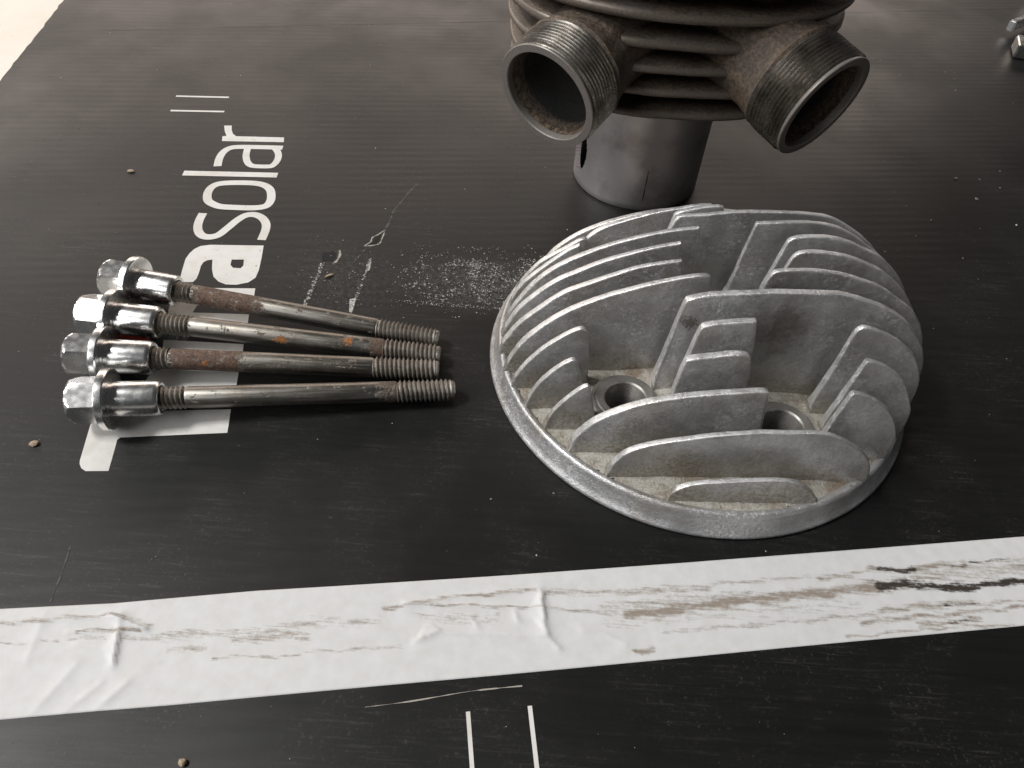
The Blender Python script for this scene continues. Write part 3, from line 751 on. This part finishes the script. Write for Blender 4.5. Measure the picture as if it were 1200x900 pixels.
FIN_D = {1: -63.6, 2: -55.2, 3: -46.2, 4: -37.8, 5: -29.4, 6: -21.4, 7: -13.6, 8: -5.8, 9: 2.0, 10: 9.8, 11: 17.6, 12: 25.4, 13: 33.2, 14: 41.0, 15: 48.8, 16: 56.6, 17: 63.5}
FINS = [
 (1, [(-20.3, 8.0), (-18.7, 11.5), (-14.5, 14.6), (-5.1, 16.6), (9.1, 18.0), (15.9, 16.9), (20.9, 13.3), (24.0, 9.6), (24.6, 7.0)]),
 (2, [(-37.8, 7.7), (-35.8, 13.8), (-32.7, 18.8), (-27.0, 22.2), (-15.5, 25.7), (-5.1, 28.0), (5.5, 29.5), (20.0, 29.8), (27.0, 27.7), (33.7, 23.3), (38.3, 18.9), (41.0, 14.2), (42.0, 9.1), (42.0, 6.5)]),
 (3, [(-48.5, 8.0), (-46.4, 14.6), (-42.3, 21.0), (-36.7, 26.2), (-29.9, 30.0), (-21.8, 32.7), (-6.5, 35.6), (3.5, 36.8), (5.7, 35.8), (7.2, 27.0), (8.4, 18.6)]),
 (3, [(27.9, 17.0), (29.0, 34.6), (30.8, 36.9), (37.0, 34.4), (42.6, 30.3), (46.8, 25.1), (49.8, 19.1), (51.0, 12.6), (51.0, 6.5)]),
 (4, [(-55.8, 7.7), (-52.8, 16.3), (-48.4, 23.2), (-45.2, 27.0), (-43.6, 27.0), (-42.4, 24.0), (-40.0, 12.7)]),
 (4, [(-19.6, 11.0), (-18.6, 23.3), (-17.9, 37.8), (-16.4, 40.4), (-9.5, 41.8), (-4.0, 43.0), (-0.5, 42.6), (0.9, 41.2), (2.3, 35.4)]),
 (4, [(32.2, 13.9), (34.1, 39.6), (35.6, 41.5), (41.6, 39.1), (49.5, 32.9), (54.6, 24.8), (57.0, 19.6), (58.0, 11.9), (57.5, 6.5)]),
 (5, [(-61.8, 7.9), (-58.0, 18.5), (-52.2, 26.6), (-49.0, 29.4), (-47.4, 29.4), (-46.4, 26.8), (-44.0, 18.1)]),
 (5, [(-14.9, 20.0), (-14.1, 32.1), (-13.2, 43.6), (-11.6, 46.0), (-6.3, 47.0), (1.2, 47.9), (2.8, 46.6), (5.0, 34.7)]),
 (5, [(30.4, 12.1), (31.8, 31.6), (32.4, 43.6), (33.7, 46.4), (35.7, 46.6), (40.7, 44.9), (45.7, 42.4), (50.5, 39.0), (54.9, 34.8), (58.9, 28.8), (61.3, 22.4), (62.5, 13.1), (62.3, 6.5)]),
 (6, [(-66.0, 8.0), (-64.9, 12.2), (-61.8, 18.8), (-57.4, 25.2), (-53.1, 29.8), (-48.9, 33.4), (-45.9, 34.9), (-44.2, 34.2), (-43.3, 31.8), (-41.6, 19.9)]),
 (6, [(-19.8, 15.2), (-18.6, 28.5), (-17.0, 45.8), (-15.6, 48.4), (-10.3, 50.0), (-2.9, 51.0), (5.6, 52.0), (11.3, 52.5), (18.7, 52.6), (26.3, 52.5), (30.4, 51.7), (38.2, 49.4), (43.8, 47.1), (49.4, 43.9), (53.6, 40.6), (58.3, 35.7), (61.7, 31.3), (64.6, 25.3), (66.3, 18), (66.0, 7)]),
 (7, [(-68.7, 7.8), (-67.3, 11.6), (-63.6, 20.1), (-58.9, 26.3), (-53.0, 32.2), (-47.2, 36.6), (-38.6, 41.4), (-34.5, 43.3), (-26.0, 46.9), (-17.6, 49.6), (-11.9, 50.9), (-9.1, 50.7), (-8.2, 48.8), (-6.4, 40)]),
 (7, [(6.6, 36), (7.9, 46.3), (8.9, 51.6), (11, 53.6), (20.3, 54.3), (28.2, 53.6), (36.9, 51.3), (43.9, 48.7), (51.0, 44.2), (56.7, 40.5), (60.9, 36.4), (64.7, 30.9), (67.3, 25.0), (68.6, 17), (68.0, 7)]),
 (8, [(-70.0, 8.0), (-69.3, 12.3), (-67.3, 16.1), (-64.3, 21.3), (-58.8, 27.6), (-52.8, 33.8), (-46.9, 38.0), (-38.1, 42.5), (-27.5, 47.2), (-17.2, 49.6), (-15.6, 48.8), (-14.2, 40)]),
 (8, [(15.5, 38), (16.6, 48.6), (17.6, 53.3), (20.2, 55.0), (26.0, 55.2), (34.5, 53.7), (43.9, 50.1), (49.2, 47.2), (55.5, 42.2), (60.2, 37.6), (64.8, 31.5), (67.8, 24), (69.2, 15), (68.8, 7)]),
 (9, [(-69.8, 7.5), (-69.0, 10.5), (-66.9, 15.4), (-64.8, 19.8), (-60.1, 26.2), (-54.0, 32.6), (-48.5, 36.6), (-38.3, 42.5), (-26.6, 47.4), (-16.4, 50.3), (-15.0, 49.6), (-14.0, 40)]),
 (9, [(15.4, 34.5), (17.4, 50.1), (18.4, 53.5), (22.4, 54.7), (30.3, 54.9), (37.0, 53.4), (42.9, 50.9), (47.9, 48.8), (52.7, 45.5), (59.8, 39.0), (64.5, 32.5), (67.6, 25), (69.2, 15), (68.8, 7)]),
 (10, [(-68.9, 7.5), (-67.6, 10.5), (-64.6, 16.8), (-60.3, 23.9), (-55.5, 29.8), (-49.9, 34.8), (-42.5, 39.5), (-31.5, 44.8), (-19.3, 48.7), (-9.0, 50.7), (-7.4, 50.0), (-6.0, 36.8)]),
 (10, [(6.8, 25), (7.7, 29.0), (9.4, 51.9), (10.5, 53.6), (15.3, 54.0), (18.5, 54.4), (26.7, 54.5), (35.4, 53.2), (42.0, 50.2), (47.1, 47.1), (54, 42.5), (60, 37), (65, 29.5), (68, 20), (68.3, 7)]),
 (11, [(-67.2, 7.5), (-65.5, 13), (-63, 18), (-58.6, 23.5), (-49.3, 33.0), (-45, 36.0), (-43.4, 35.4), (-41.8, 24)]),
 (11, [(-16.2, 38), (-15.0, 44.6), (-13.9, 48.3), (-12.4, 49.6), (-7.8, 50.2), (1.7, 51.7), (9.5, 52.5), (21.0, 52.7), (31.6, 52.2), (37.1, 51.0), (44.0, 47.8), (51.6, 43.0), (58.0, 37.4), (63, 29.5), (66, 20), (66.8, 7)]),
 (12, [(-64.8, 7.5), (-62, 14), (-57, 21.5), (-52, 26), (-48.5, 28.5), (-46.0, 30.6), (-42.1, 33.3), (-40.4, 32.2), (-39.2, 24)]),
 (12, [(-13.6, 36), (-12.4, 43.6), (-11.0, 45.8), (-2.5, 48.0), (2.9, 48.4), (4.0, 47.0), (5.2, 36)]),
 (12, [(24, 34), (26, 44), (28, 45.5), (38, 43.5), (48, 38), (57, 29), (62, 20), (64, 7)]),
 (13, [(-41.0, 20), (-39.9, 26.4), (-38.8, 28.6), (-34.3, 32.5), (-27.6, 35.7), (-21.1, 38.3), (-14.4, 40.5), (-7.7, 42.1), (-3.5, 43.2), (0.9, 43.8), (3.1, 42.8), (4.6, 34)]),
 (13, [(22, 26), (24, 39), (26, 41), (36, 38.5), (46, 33), (54, 25), (59, 16), (60.5, 7)]),
 (14, [(-55, 7), (-50, 16), (-40, 25), (-25, 32), (-8, 36), (10, 36.5), (25, 34), (40, 27), (50, 18), (55, 7)]),
 (15, [(-48, 7), (-42, 15), (-30, 22), (-12, 27), (10, 28), (28, 23), (40, 16), (48, 7)]),
 (16, [(-38, 7), (-32, 14), (-18, 19.5), (5, 21), (22, 18.5), (33, 13), (38, 7)]),
 (17, [(-25, 7), (-20, 11), (-8, 14), (8, 14), (20, 11), (25, 7)]),
]
def resample(pts, step):
    out = []
    for i in range(len(pts) - 1):
        a, b = Vector(pts[i]), Vector(pts[i + 1]); k = max(1, int((b - a).length / step + 0.5))
        out += [tuple(a.lerp(b, j / k)) for j in range(k)]
    return out + [pts[-1]]
def fin_mesh(k, pts, seed):
    d = FIN_D[k]
    top = catmull(pts, 5)
    # carry both ends down into the casting floor
    s0, z0 = top[0]; s1, z1 = top[-1]
    f0 = min(floor_z(math.hypot(s0, d)) - 2.5, 5.0); f1 = min(floor_z(math.hypot(s1, d)) - 2.5, 5.0)
    g0 = -0.05 * max(0, z0 - f0) if abs(s0) < 45 else 0.0; g1 = 0.05 * max(0, z1 - f1) if abs(s1) < 45 else 0.0
    loop = [(s0 + g0, f0)] + top + [(s1 + g1, f1)]
    loop = resample(loop + [loop[0]], 2.5)[:-1]
    keep = [loop[0]]
    for p in loop[1:]:
        if (Vector(p) - Vector(keep[-1])).length > 0.9: keep.append(p)
    loop = keep
    n = len(loop)
    zmax = max(p[1] for p in loop)
    area = sum(loop[i][0] * loop[(i + 1) % n][1] - loop[(i + 1) % n][0] * loop[i][1] for i in range(n))
    sg = 1 if area > 0 else -1
    nrm = []
    for i in range(n):
        a, b = Vector(loop[i - 1]), Vector(loop[(i + 1) % n]); t = (b - a)
        t = t.normalized() if t.length > 1e-6 else Vector((1, 0))
        nrm.append(Vector((-t.y, t.x)) * sg)        # inward
    rnd = random.Random(seed)
    half0 = (1.15 if (k in (3, 4, 5, 6) and -25 < pts[0][0] < 10) or (k == 3 and pts[0][0] < 0) else 0.86) + 0.12 * rnd.random()
    lay = [(-1.0, 0.62), (-0.95, 0.30), (-0.82, 0.09), (-0.55, 0.0), (0.55, 0.0), (0.82, 0.09), (0.95, 0.30), (1.0, 0.62)]
    V, F = [], []
    for (fy, ins) in lay:
        for i in range(n):
            s, z = loop[i]
            wv = 0.22 * noise.noise((s / 9, z / 9, seed)) + 0.35 * noise.noise((s / 30, seed, z / 30))
            fz = floor_z(math.hypot(s, d)); half = half0 + 0.022 * max(0, zmax - max(z, fz)) + (1.7 if math.hypot(s, d) < 56 else 0.6) * math.exp(-max(0, z - fz) / 1.5)
            q = Vector((s, z)) + nrm[i] * ins
            j = 0.10 * noise.noise((s / 2.3, z / 2.3, fy + seed))
            V.append((q.x + nrm[i].x * j, d + fy * half + wv, q.y + nrm[i].y * j))
    L = len(lay)
    for l in range(L - 1):
        for i in range(n):
            F.append((l * n + i, l * n + (i + 1) % n, (l + 1) * n + (i + 1) % n, (l + 1) * n + i))
    F.append(tuple(range(n))); F.append(tuple(range((L - 1) * n, L * n)))
    return V, F
for i, (k, pts) in enumerate(FINS):
    V, F = fin_mesh(k, pts, i * 3.7 + 1)
    o = mesh_obj('fin', V, F, M_ALU, head, 50)
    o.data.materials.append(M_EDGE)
    for p in o.data.polygons:            # the fin rim, rubbed and with painted-in highlight, not its two broad faces
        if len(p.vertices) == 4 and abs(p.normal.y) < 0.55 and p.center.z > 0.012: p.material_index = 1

# ------------------------------------------------------------------ cylinder barrel standing behind the head
CC = (50.5, 136.6)
barrel = empty('engine_cylinder', (CC[0], CC[1], 0))
tag(barrel, 'rusty cast iron engine cylinder with two threaded port collars standing on its sleeve', 'engine cylinder')
SR = 28.7
def build_sleeve():
    n, zs = 360, [0.0, 0.5, 3] + [4 + i * 0.5 for i in range(54)] + [36, 42, 48, 56, 62]
    V, F = [], []
    for r in (SR, SR - 2.4):
        for z in zs:
            for j in range(n):
                a = 2 * math.pi * j / n
                rr = r - (0.4 if z == 0 and r == SR else 0) + (0.4 if z == 0 and r != SR else 0)
                V.append((rr * math.cos(a), rr * math.sin(a), z))
    m = len(zs)
    def gone(i, j):                       # the transfer window cut in the left side
        a = (2 * math.pi * (j + 0.5) / n); zc = (zs[i] + zs[i + 1]) / 2
        da = (a - R(193) + math.pi) % (2 * math.pi) - math.pi
        return (abs(da) / R(17)) ** 2 + ((zc - 17) / 12) ** 2 < 1
    for i in range(m - 1):
        for j in range(n):
            k = (j + 1) % n
            if gone(i, j): continue
            o2 = m * n
            F.append((i * n + j, i * n + k, (i + 1) * n + k, (i + 1) * n + j))
            F.append((o2 + i * n + j, o2 + (i + 1) * n + j, o2 + (i + 1) * n + k, o2 + i * n + k))
            for (ii, jj, e) in ((i, (j - 1) % n, (i * n + j, (i + 1) * n + j)), (i, k, (i * n + k, (i + 1) * n + k)), (i - 1, j, (i * n + j, i * n + k)), (i + 1, j, ((i + 1) * n + j, (i + 1) * n + k))):
                if 0 <= ii < m - 1 and gone(ii, jj):
                    F.append((e[0], e[1], o2 + e[1], o2 + e[0]))
    for j in range(n):
        k = (j + 1) % n
        F.append((j, k, m * n + k, m * n + j))
    return mesh_obj('sleeve', V, F, M_SLEEVE, barrel, 40)
sleeve = build_sleeve()
def groove(az, z0, z1, w):
    V, F = [], []
    for i in range(9):
        z = z0 + (z1 - z0) * i / 8
        for s in (-1, 1):
            a = R(az) + s * w / SR / 2 * (0.6 + 0.5 * math.sin(i * 2.3) ** 2)
            V.append(((SR + 0.05) * math.cos(a), (SR + 0.05) * math.sin(a), z))
    F = [(2 * i, 2 * i + 1, 2 * i + 3, 2 * i + 2) for i in range(8)]
    return mesh_obj('score_mark', V, F, M_CARBON, sleeve)
groove(-88, 5, 20, 0.45)

# ports: (azimuth, distance of the mouth from the axis, height, outer radius, tilt, sideways offset)
PORTS = [(-124.7, 78.6, 66.9, 20.0, -14.2, -1.3), (-51.75, 81.5, 71.2, 19.2, -12.5, -3.4)]
FIN_Z = [57.4, 66.0, 74.6, 83.6, 93.0, 102.2, 111.4, 120.6]
def outline(a, grow):
    """rounded, slightly squared fin outline"""
    rx, ry, p = 63.0 + grow, 55.0 + grow, 2.35
    c, s = abs(math.cos(a)), abs(math.sin(a))
    return ((c / rx) ** p + (s / ry) ** p) ** (-1 / p)
def build_barrel():
    V, F = lathe([(29.5, 54), (31, 53.6), (32.5, 56), (33, 80), (34, 122), (30, 123), (29, 60)], 72, wob=0.01)
    mesh_obj('barrel_core', V, F, M_IRON, barrel)
    for q, zc in enumerate(FIN_Z):
        n = 144; V, F = [], []
        grow = [-2.5, -1.5, -0.5, 1.0, 2.5, 3.5, 4, 4][q]
        for (ins, dz) in ((-99, 3.0), (9, 2.3), (2.0, 1.7), (0.6, 1.3), (0.0, 0.5), (0.0, -0.6), (0.7, -1.4), (9, -2.0), (-99, -2.8)):
            for j in range(n):
                a = 2 * math.pi * j / n
                r = 31.5 if ins == -99 else outline(a, grow) - ins
                r += 0.35 * noise.noise((math.cos(a) * 4, math.sin(a) * 4, zc)) + 0.15 * noise.noise((math.cos(a) * 17, math.sin(a) * 17, zc + dz))
                z = zc + dz * (1.0 if q < 3 else 1.15) + 0.5 * noise.noise((math.cos(a) * 2, math.sin(a) * 2, zc * 3))
                V.append((r * math.cos(a), r * math.sin(a), z))
        for i in range(8):
            for j in range(n):
                k = (j + 1) % n
                F.append((i * n + j, i * n + k, (i + 1) * n + k, (i + 1) * n + j))
        o = mesh_obj('fin', V, F, M_IRON, barrel, 50)
        o.data.materials.append(M_IRIM)
        for p in o.data.polygons:
            if abs(p.normal.z) < 0.8 and math.hypot(p.center.x, p.center.y) > 0.045: p.material_index = 1
build_barrel()
def build_port(az, D, z, r, tilt, off):
    a, t = R(az), R(tilt)
    ax = Vector((math.cos(a) * math.cos(t), math.sin(a) * math.cos(t), math.sin(t)))
    sd = Vector((-math.sin(a), math.cos(a), 0)); upv = ax.cross(sd)
    c = Vector((D * math.cos(a), D * math.sin(a), z)) + sd * off
    mtx = Matrix(((ax.x, sd.x, upv.x, c.x * S), (ax.y, sd.y, upv.y, c.y * S), (ax.z, sd.z, upv.z, c.z * S), (0, 0, 0, 1)))
    def put(o, p):
        o.parent = p
        if p is barrel: o.matrix_basis = mtx
        return o
    LEN = 15.5
    ri = r - 3.5
    # collar: threaded outside, plain mouth ring, dark bore
    th = helix(-LEN, -0.9, r - 0.1, r - 1.05, 1.45, 128, 6)
    collar = put(mesh_obj('port_collar', *th, M_COLLAR, None, 50), barrel)
    V, F = lathe([(r - 1.1, -1.6), (r - 0.8, -0.9), (r - 0.6, -0.5), (r - 0.6, -0.3), (r - 0.8, 0.0), (ri + 0.3, 0.05), (ri, -0.3), (ri - 0.1, -3)], 96, 'x')
    put(mesh_obj('mouth_ring', V, F, M_RING, None, 30), collar)
    V, F = lathe([(ri - 0.1, -2.6), (ri - 0.3, -6.0), (ri - 1.4, -7.2), (ri - 1.6, -8.4), (ri - 1.8, -12.5), (ri - 4, -15), (0.3, -16.5)], 80, 'x')
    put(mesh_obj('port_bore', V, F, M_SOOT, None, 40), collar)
    # cast neck that flares into the barrel
    V, F = lathe([(r - 1.9, -LEN + 1.5), (r - 1.3, -LEN), (r - 0.3, -LEN - 1.0), (r - 1.2, -LEN - 3), (r - 2.0, -LEN - 8), (r - 1.8, -LEN - 16), (r - 0.5, -LEN - 24), (r + 1.5, -LEN - 34)], 80, 'x', wob=0.03)
    put(mesh_obj('port_neck', V, F, M_IRON, None, 60), barrel)
for p in PORTS: build_port(*p)

# ------------------------------------------------------------------ four studs with flange nuts
def nut_meshes():
    n = 72; ap = 6.55; V, F = [], []
    def rh(j):
        th = (360 * j / n) % 60 - 30
        return ap / math.cos(R(th))
    lay = [(-10.0, 3.4), (-10.25, 3.9), (-10.4, 4.4), (-10.4, 5.6), (-10.32, 6.1), (-10.0, 6.6), (-9.5, 7.0), (-8.9, 7.35), (-8.2, 7.7), (-2.6, 7.7), (-1.2, 7.7)]
    for x, rl in lay:
        for j in range(n):
            r = min(rh(j), rl); a = 2 * math.pi * j / n
            V.append((x, r * math.cos(a), r * math.sin(a)))
    for i in range(len(lay) - 1):
        for j in range(n):
            k = (j + 1) % n
            F.append((i * n + j, i * n + k, (i + 1) * n + k, (i + 1) * n + j))
    F.append(tuple(range(n)))
    hexm = (V, F)
    flange = lathe([(h, x + 1.7) for h, x in [(6.4, -3.3), (7.6, -3.2), (9.0, -2.75), (9.55, -2.5), (9.8, -2.2), (9.85, -1.2), (9.8, -0.35), (9.55, 0.0), (9.2, 0.05), (6.4, -0.1), (5.2, 0.0)]], 96, 'x')
    slv = lathe([(5.25, 1.2), (5.25, 2.1), (5.55, 2.4), (5.6, 2.8), (5.6, 14.6), (5.5, 15.2), (5.2, 15.8), (4.9, 16.0), (4.1, 15.9), (3.8, 15.4), (3.7, 14.0)], 64, 'x')
    return hexm, flange, slv
HEXM, FLG, SLV = nut_meshes()
# (flange point, far end, end of upper thread, start of lower thread, rust bands, rust spots, hex turn, label)
STUDS = [
 ((-138.23, 27.03, 9.8), (-27.03, 15.31, 3.75), 22.6, 89.5, [(23.0, 46.5, 0.95)], [], 8,
  'steel stud with chrome flange nut and brown rust band, farthest from the white tape'),
 ((-138.45, 9.07, 9.8), (-25.67, 7.69, 3.75), 27.5, 93.0, [(88.5, 94.5, 0.9)], [(81.5, -1.2, 3.2, 2.6), (58.5, -3.0, 1.6, 2.4)], 30,
  'steel stud with chrome flange nut and two orange rust spots near its threaded end'),
 ((-134.33, -8.85, 9.8), (-25.28, 0.66, 3.75), 21.8, 87.3, [(22.0, 44.5, 0.95)], [(33, -3.0, 1.8, 1.5)], 5,
  'steel stud with chrome flange nut and brown rust band, second from the white tape'),
 ((-125.35, -26.78, 9.8), (-18.97, -7.77, 3.75), 24.0, 89.0, [(84.0, 89.5, 0.75)], [], 28,
  'steel stud with chrome flange nut and clean grey shank, nearest to the white tape'),
]
for q, (A, B, t1, t2, bands, spots, turn, lab) in enumerate(STUDS):
    A, B = Vector(A), Vector(B)
    u = (B - A).normalized(); L = (B - A).length
    sd = Vector((0, 0, 1)).cross(u).normalized(); w = u.cross(sd)
    st = empty('flange_nut_stud', A)
    st.matrix_world = Matrix(((u.x, sd.x, w.x, A.x * S), (u.y, sd.y, w.y, A.y * S), (u.z, sd.z, w.z, A.z * S), (0, 0, 0, 1)))
    tag(st, lab, 'stud', 'four studs laid side by side')
    msteel = mat_steel('stud_steel', bands, spots)
    mthr = mat_steel('thread_steel', bands, spots, dark=1.6, allrust=0.3 if q in (1, 2) else 0.15)
    V, F = lathe([(3.3, t1 - 0.6), (3.47, t1), (3.47, t2 - 0.6), (3.3, t2)], 48, 'x')
    mesh_obj('shank', V, F, msteel, st, 40)
    V, F = join(helix(13.0, t1, 3.75, 2.92, 1.5), ([], []))
    mesh_obj('thread', V, F, mthr, st, 60)
    V, F = join(helix(t2 - 0.5, L - 0.7, 3.82, 2.92, 1.5), lathe([(3.1, L - 1.6), (3.2, L - 0.7), (2.7, L), (0.2, L + 0.05)], 48, 'x'))
    mesh_obj('thread', V, F, mthr, st, 60)
    nut = mesh_obj('flange_nut', *HEXM, M_CHROME, st, 25)
    nut.rotation_euler = (R(turn), 0, 0)
    mesh_obj('flange', *FLG, M_CHROME, nut, 30)
    mesh_obj('nut_sleeve', *SLV, M_CHROME, nut, 30)

# chrome fitting cut off by the right-hand edge of the picture
def bar(a, b, w, z0, z1, bev=0.7):
    a, b = Vector(a), Vector(b); d = (b - a).normalized(); nn = Vector((-d.y, d.x)) * w / 2
    bm = bmesh.new()
    vs = [bm.verts.new((p.x, p.y, z)) for z in (z0, z1) for p in (a + nn, a - nn, b - nn, b + nn)]
    for f in ((0, 1, 2, 3), (4, 5, 6, 7), (0, 1, 5, 4), (1, 2, 6, 5), (2, 3, 7, 6), (3, 0, 4, 7)): bm.faces.new([vs[i] for i in f])
    bmesh.ops.recalc_face_normals(bm, faces=bm.faces)
    bmesh.ops.bevel(bm, geom=list(bm.edges), offset=bev, segments=2, affect='EDGES')
    bm.verts.ensure_lookup_table(); bm.verts.index_update()
    r = [tuple(v.co) for v in bm.verts], [tuple(v.index for v in f.verts) for f in bm.faces]
    bm.free(); return r
fit = empty('chrome_bracket', (330, 320, 0))
tag(fit, 'chrome metal bracket with two arms poking in at the right edge', 'bracket')
part('arm', *bar((296, 304), (335, 291), 17, 0.6, 8.5), M_CHROME, fit, 30)
part('arm', *bar((303, 330), (345, 362), 4.5, 3.0, 9.5), M_CHROME, fit, 30)
part('back_plate', *bar((338, 280), (350, 372), 9, 0.6, 12), M_CHROME, fit, 30)
part('boss', *[(lambda vf: ([(x + 352, y + 383, z) for x, y, z in vf[0]], vf[1]))(lathe([(11, 0.5), (13, 2), (13, 14), (11, 16), (4, 16)], 40))][0], M_CHROME, fit, 30)

# ------------------------------------------------------------------ crumbs and dust
def crumb(name, x, y, sx, sy, sz, rot, mat, lab, cat):
    bm = bmesh.new(); bmesh.ops.create_icosphere(bm, subdivisions=2, radius=1.0)
    for v in bm.verts:
        k = 1 + 0.35 * noise.noise(v.co * 1.7 + Vector((x, y, 0)))
        v.co = Vector((v.co.x * sx * k, v.co.y * sy * k, v.co.z * sz * k))
    o = bm_obj(name, bm, mat, None, 30)
    o.location = Vector((x, y, hb(x, y) + sz * 0.8)) * S; o.rotation_euler = (0, 0, R(rot))
    tag(o, lab, cat)
crumb('crumb', -146.5, -38.9, 1.35, 1.0, 0.8, 20, M_CRUMB, 'brown crumb on the cardboard left of the letter T', 'crumb')
crumb('crumb', -176.6, 110.7, 1.6, 0.9, 0.5, 10, M_CRUMB, 'tan crumb left of the printed letter l', 'crumb')
crumb('wood_splinter', -74.2, 49.4, 1.7, 0.5, 0.45, 35, M_CRUMB, 'small tan wood splinter below the dark puncture', 'splinter')
crumb('crumb', -70.0, -124.5, 1.0, 0.9, 0.8, 0, M_CRUMB, 'tan crumb below the tape at the bottom edge', 'crumb')
crumb('crumb', 208.2, 153.2, 0.8, 0.6, 0.4, 0, M_DUST, 'pale grey crumb right of the cylinder head', 'crumb')

def build_dust():
    rnd = random.Random(11); V, F = [], []
    def flake(x, y, r):
        b = len(V); a0 = rnd.random() * 6.28; z = hb(x, y)
        k = 4
        for i in range(k):
            a = a0 + i * 6.283 / k; rr = r * (0.55 + 0.8 * rnd.random())
            V.append((x + rr * math.cos(a), y + rr * math.sin(a), z + 0.03 + 0.05 * rnd.random()))
        V.append((x, y, z + 0.10 + r * 0.5))
        for i in range(k): F.append((b + i, b + (i + 1) % k, b + k))
    # the pale patch beside the head
    n = 0
    while n < 5600:
        x = rnd.uniform(-52, 12); y = rnd.uniform(28, 76)
        yl = 36 + 0.06 * (x + 40)
        dens = math.exp(-((y - 52) / 15) ** 2) * min(1, (x + 50) / 34 + 0.08)
        if y < yl: dens *= 0.12
        dens *= 0.12 + 1.3 * max(0, noise.noise((x / 7, y / 5, 0)) + 0.25) ** 1.5
        if rnd.random() < dens:
            flake(x, y, 0.06 + 0.36 * rnd.random() ** 4.5); n += 1
    for _ in range(160): flake(rnd.uniform(-46, 2), 38.4 + 0.03 * rnd.uniform(-46, 2) + rnd.gauss(0, 0.25), 0.12 + 0.2 * rnd.random())
    # specks all over the board
    for _ in range(800):
        x = rnd.uniform(-280, 340); y = rnd.uniform(-130, 380)
        flake(x, y, 0.08 + 0.34 * rnd.random() ** 4)
    for _ in range(60):
        x = rnd.uniform(120, 330); y = rnd.uniform(90, 300); flake(x, y, 0.35 + 0.5 * rnd.random() ** 2)
    for _ in range(220):
        x = rnd.gauss(-66, 16); y = rnd.gauss(48, 13); flake(x, y, 0.12 + 0.3 * rnd.random() ** 3)
    o = mesh_obj('dust', V, F, M_DUST)
    tag(o, 'pale dust and metal specks scattered over the black cardboard', 'dust', kind='stuff')
build_dust()
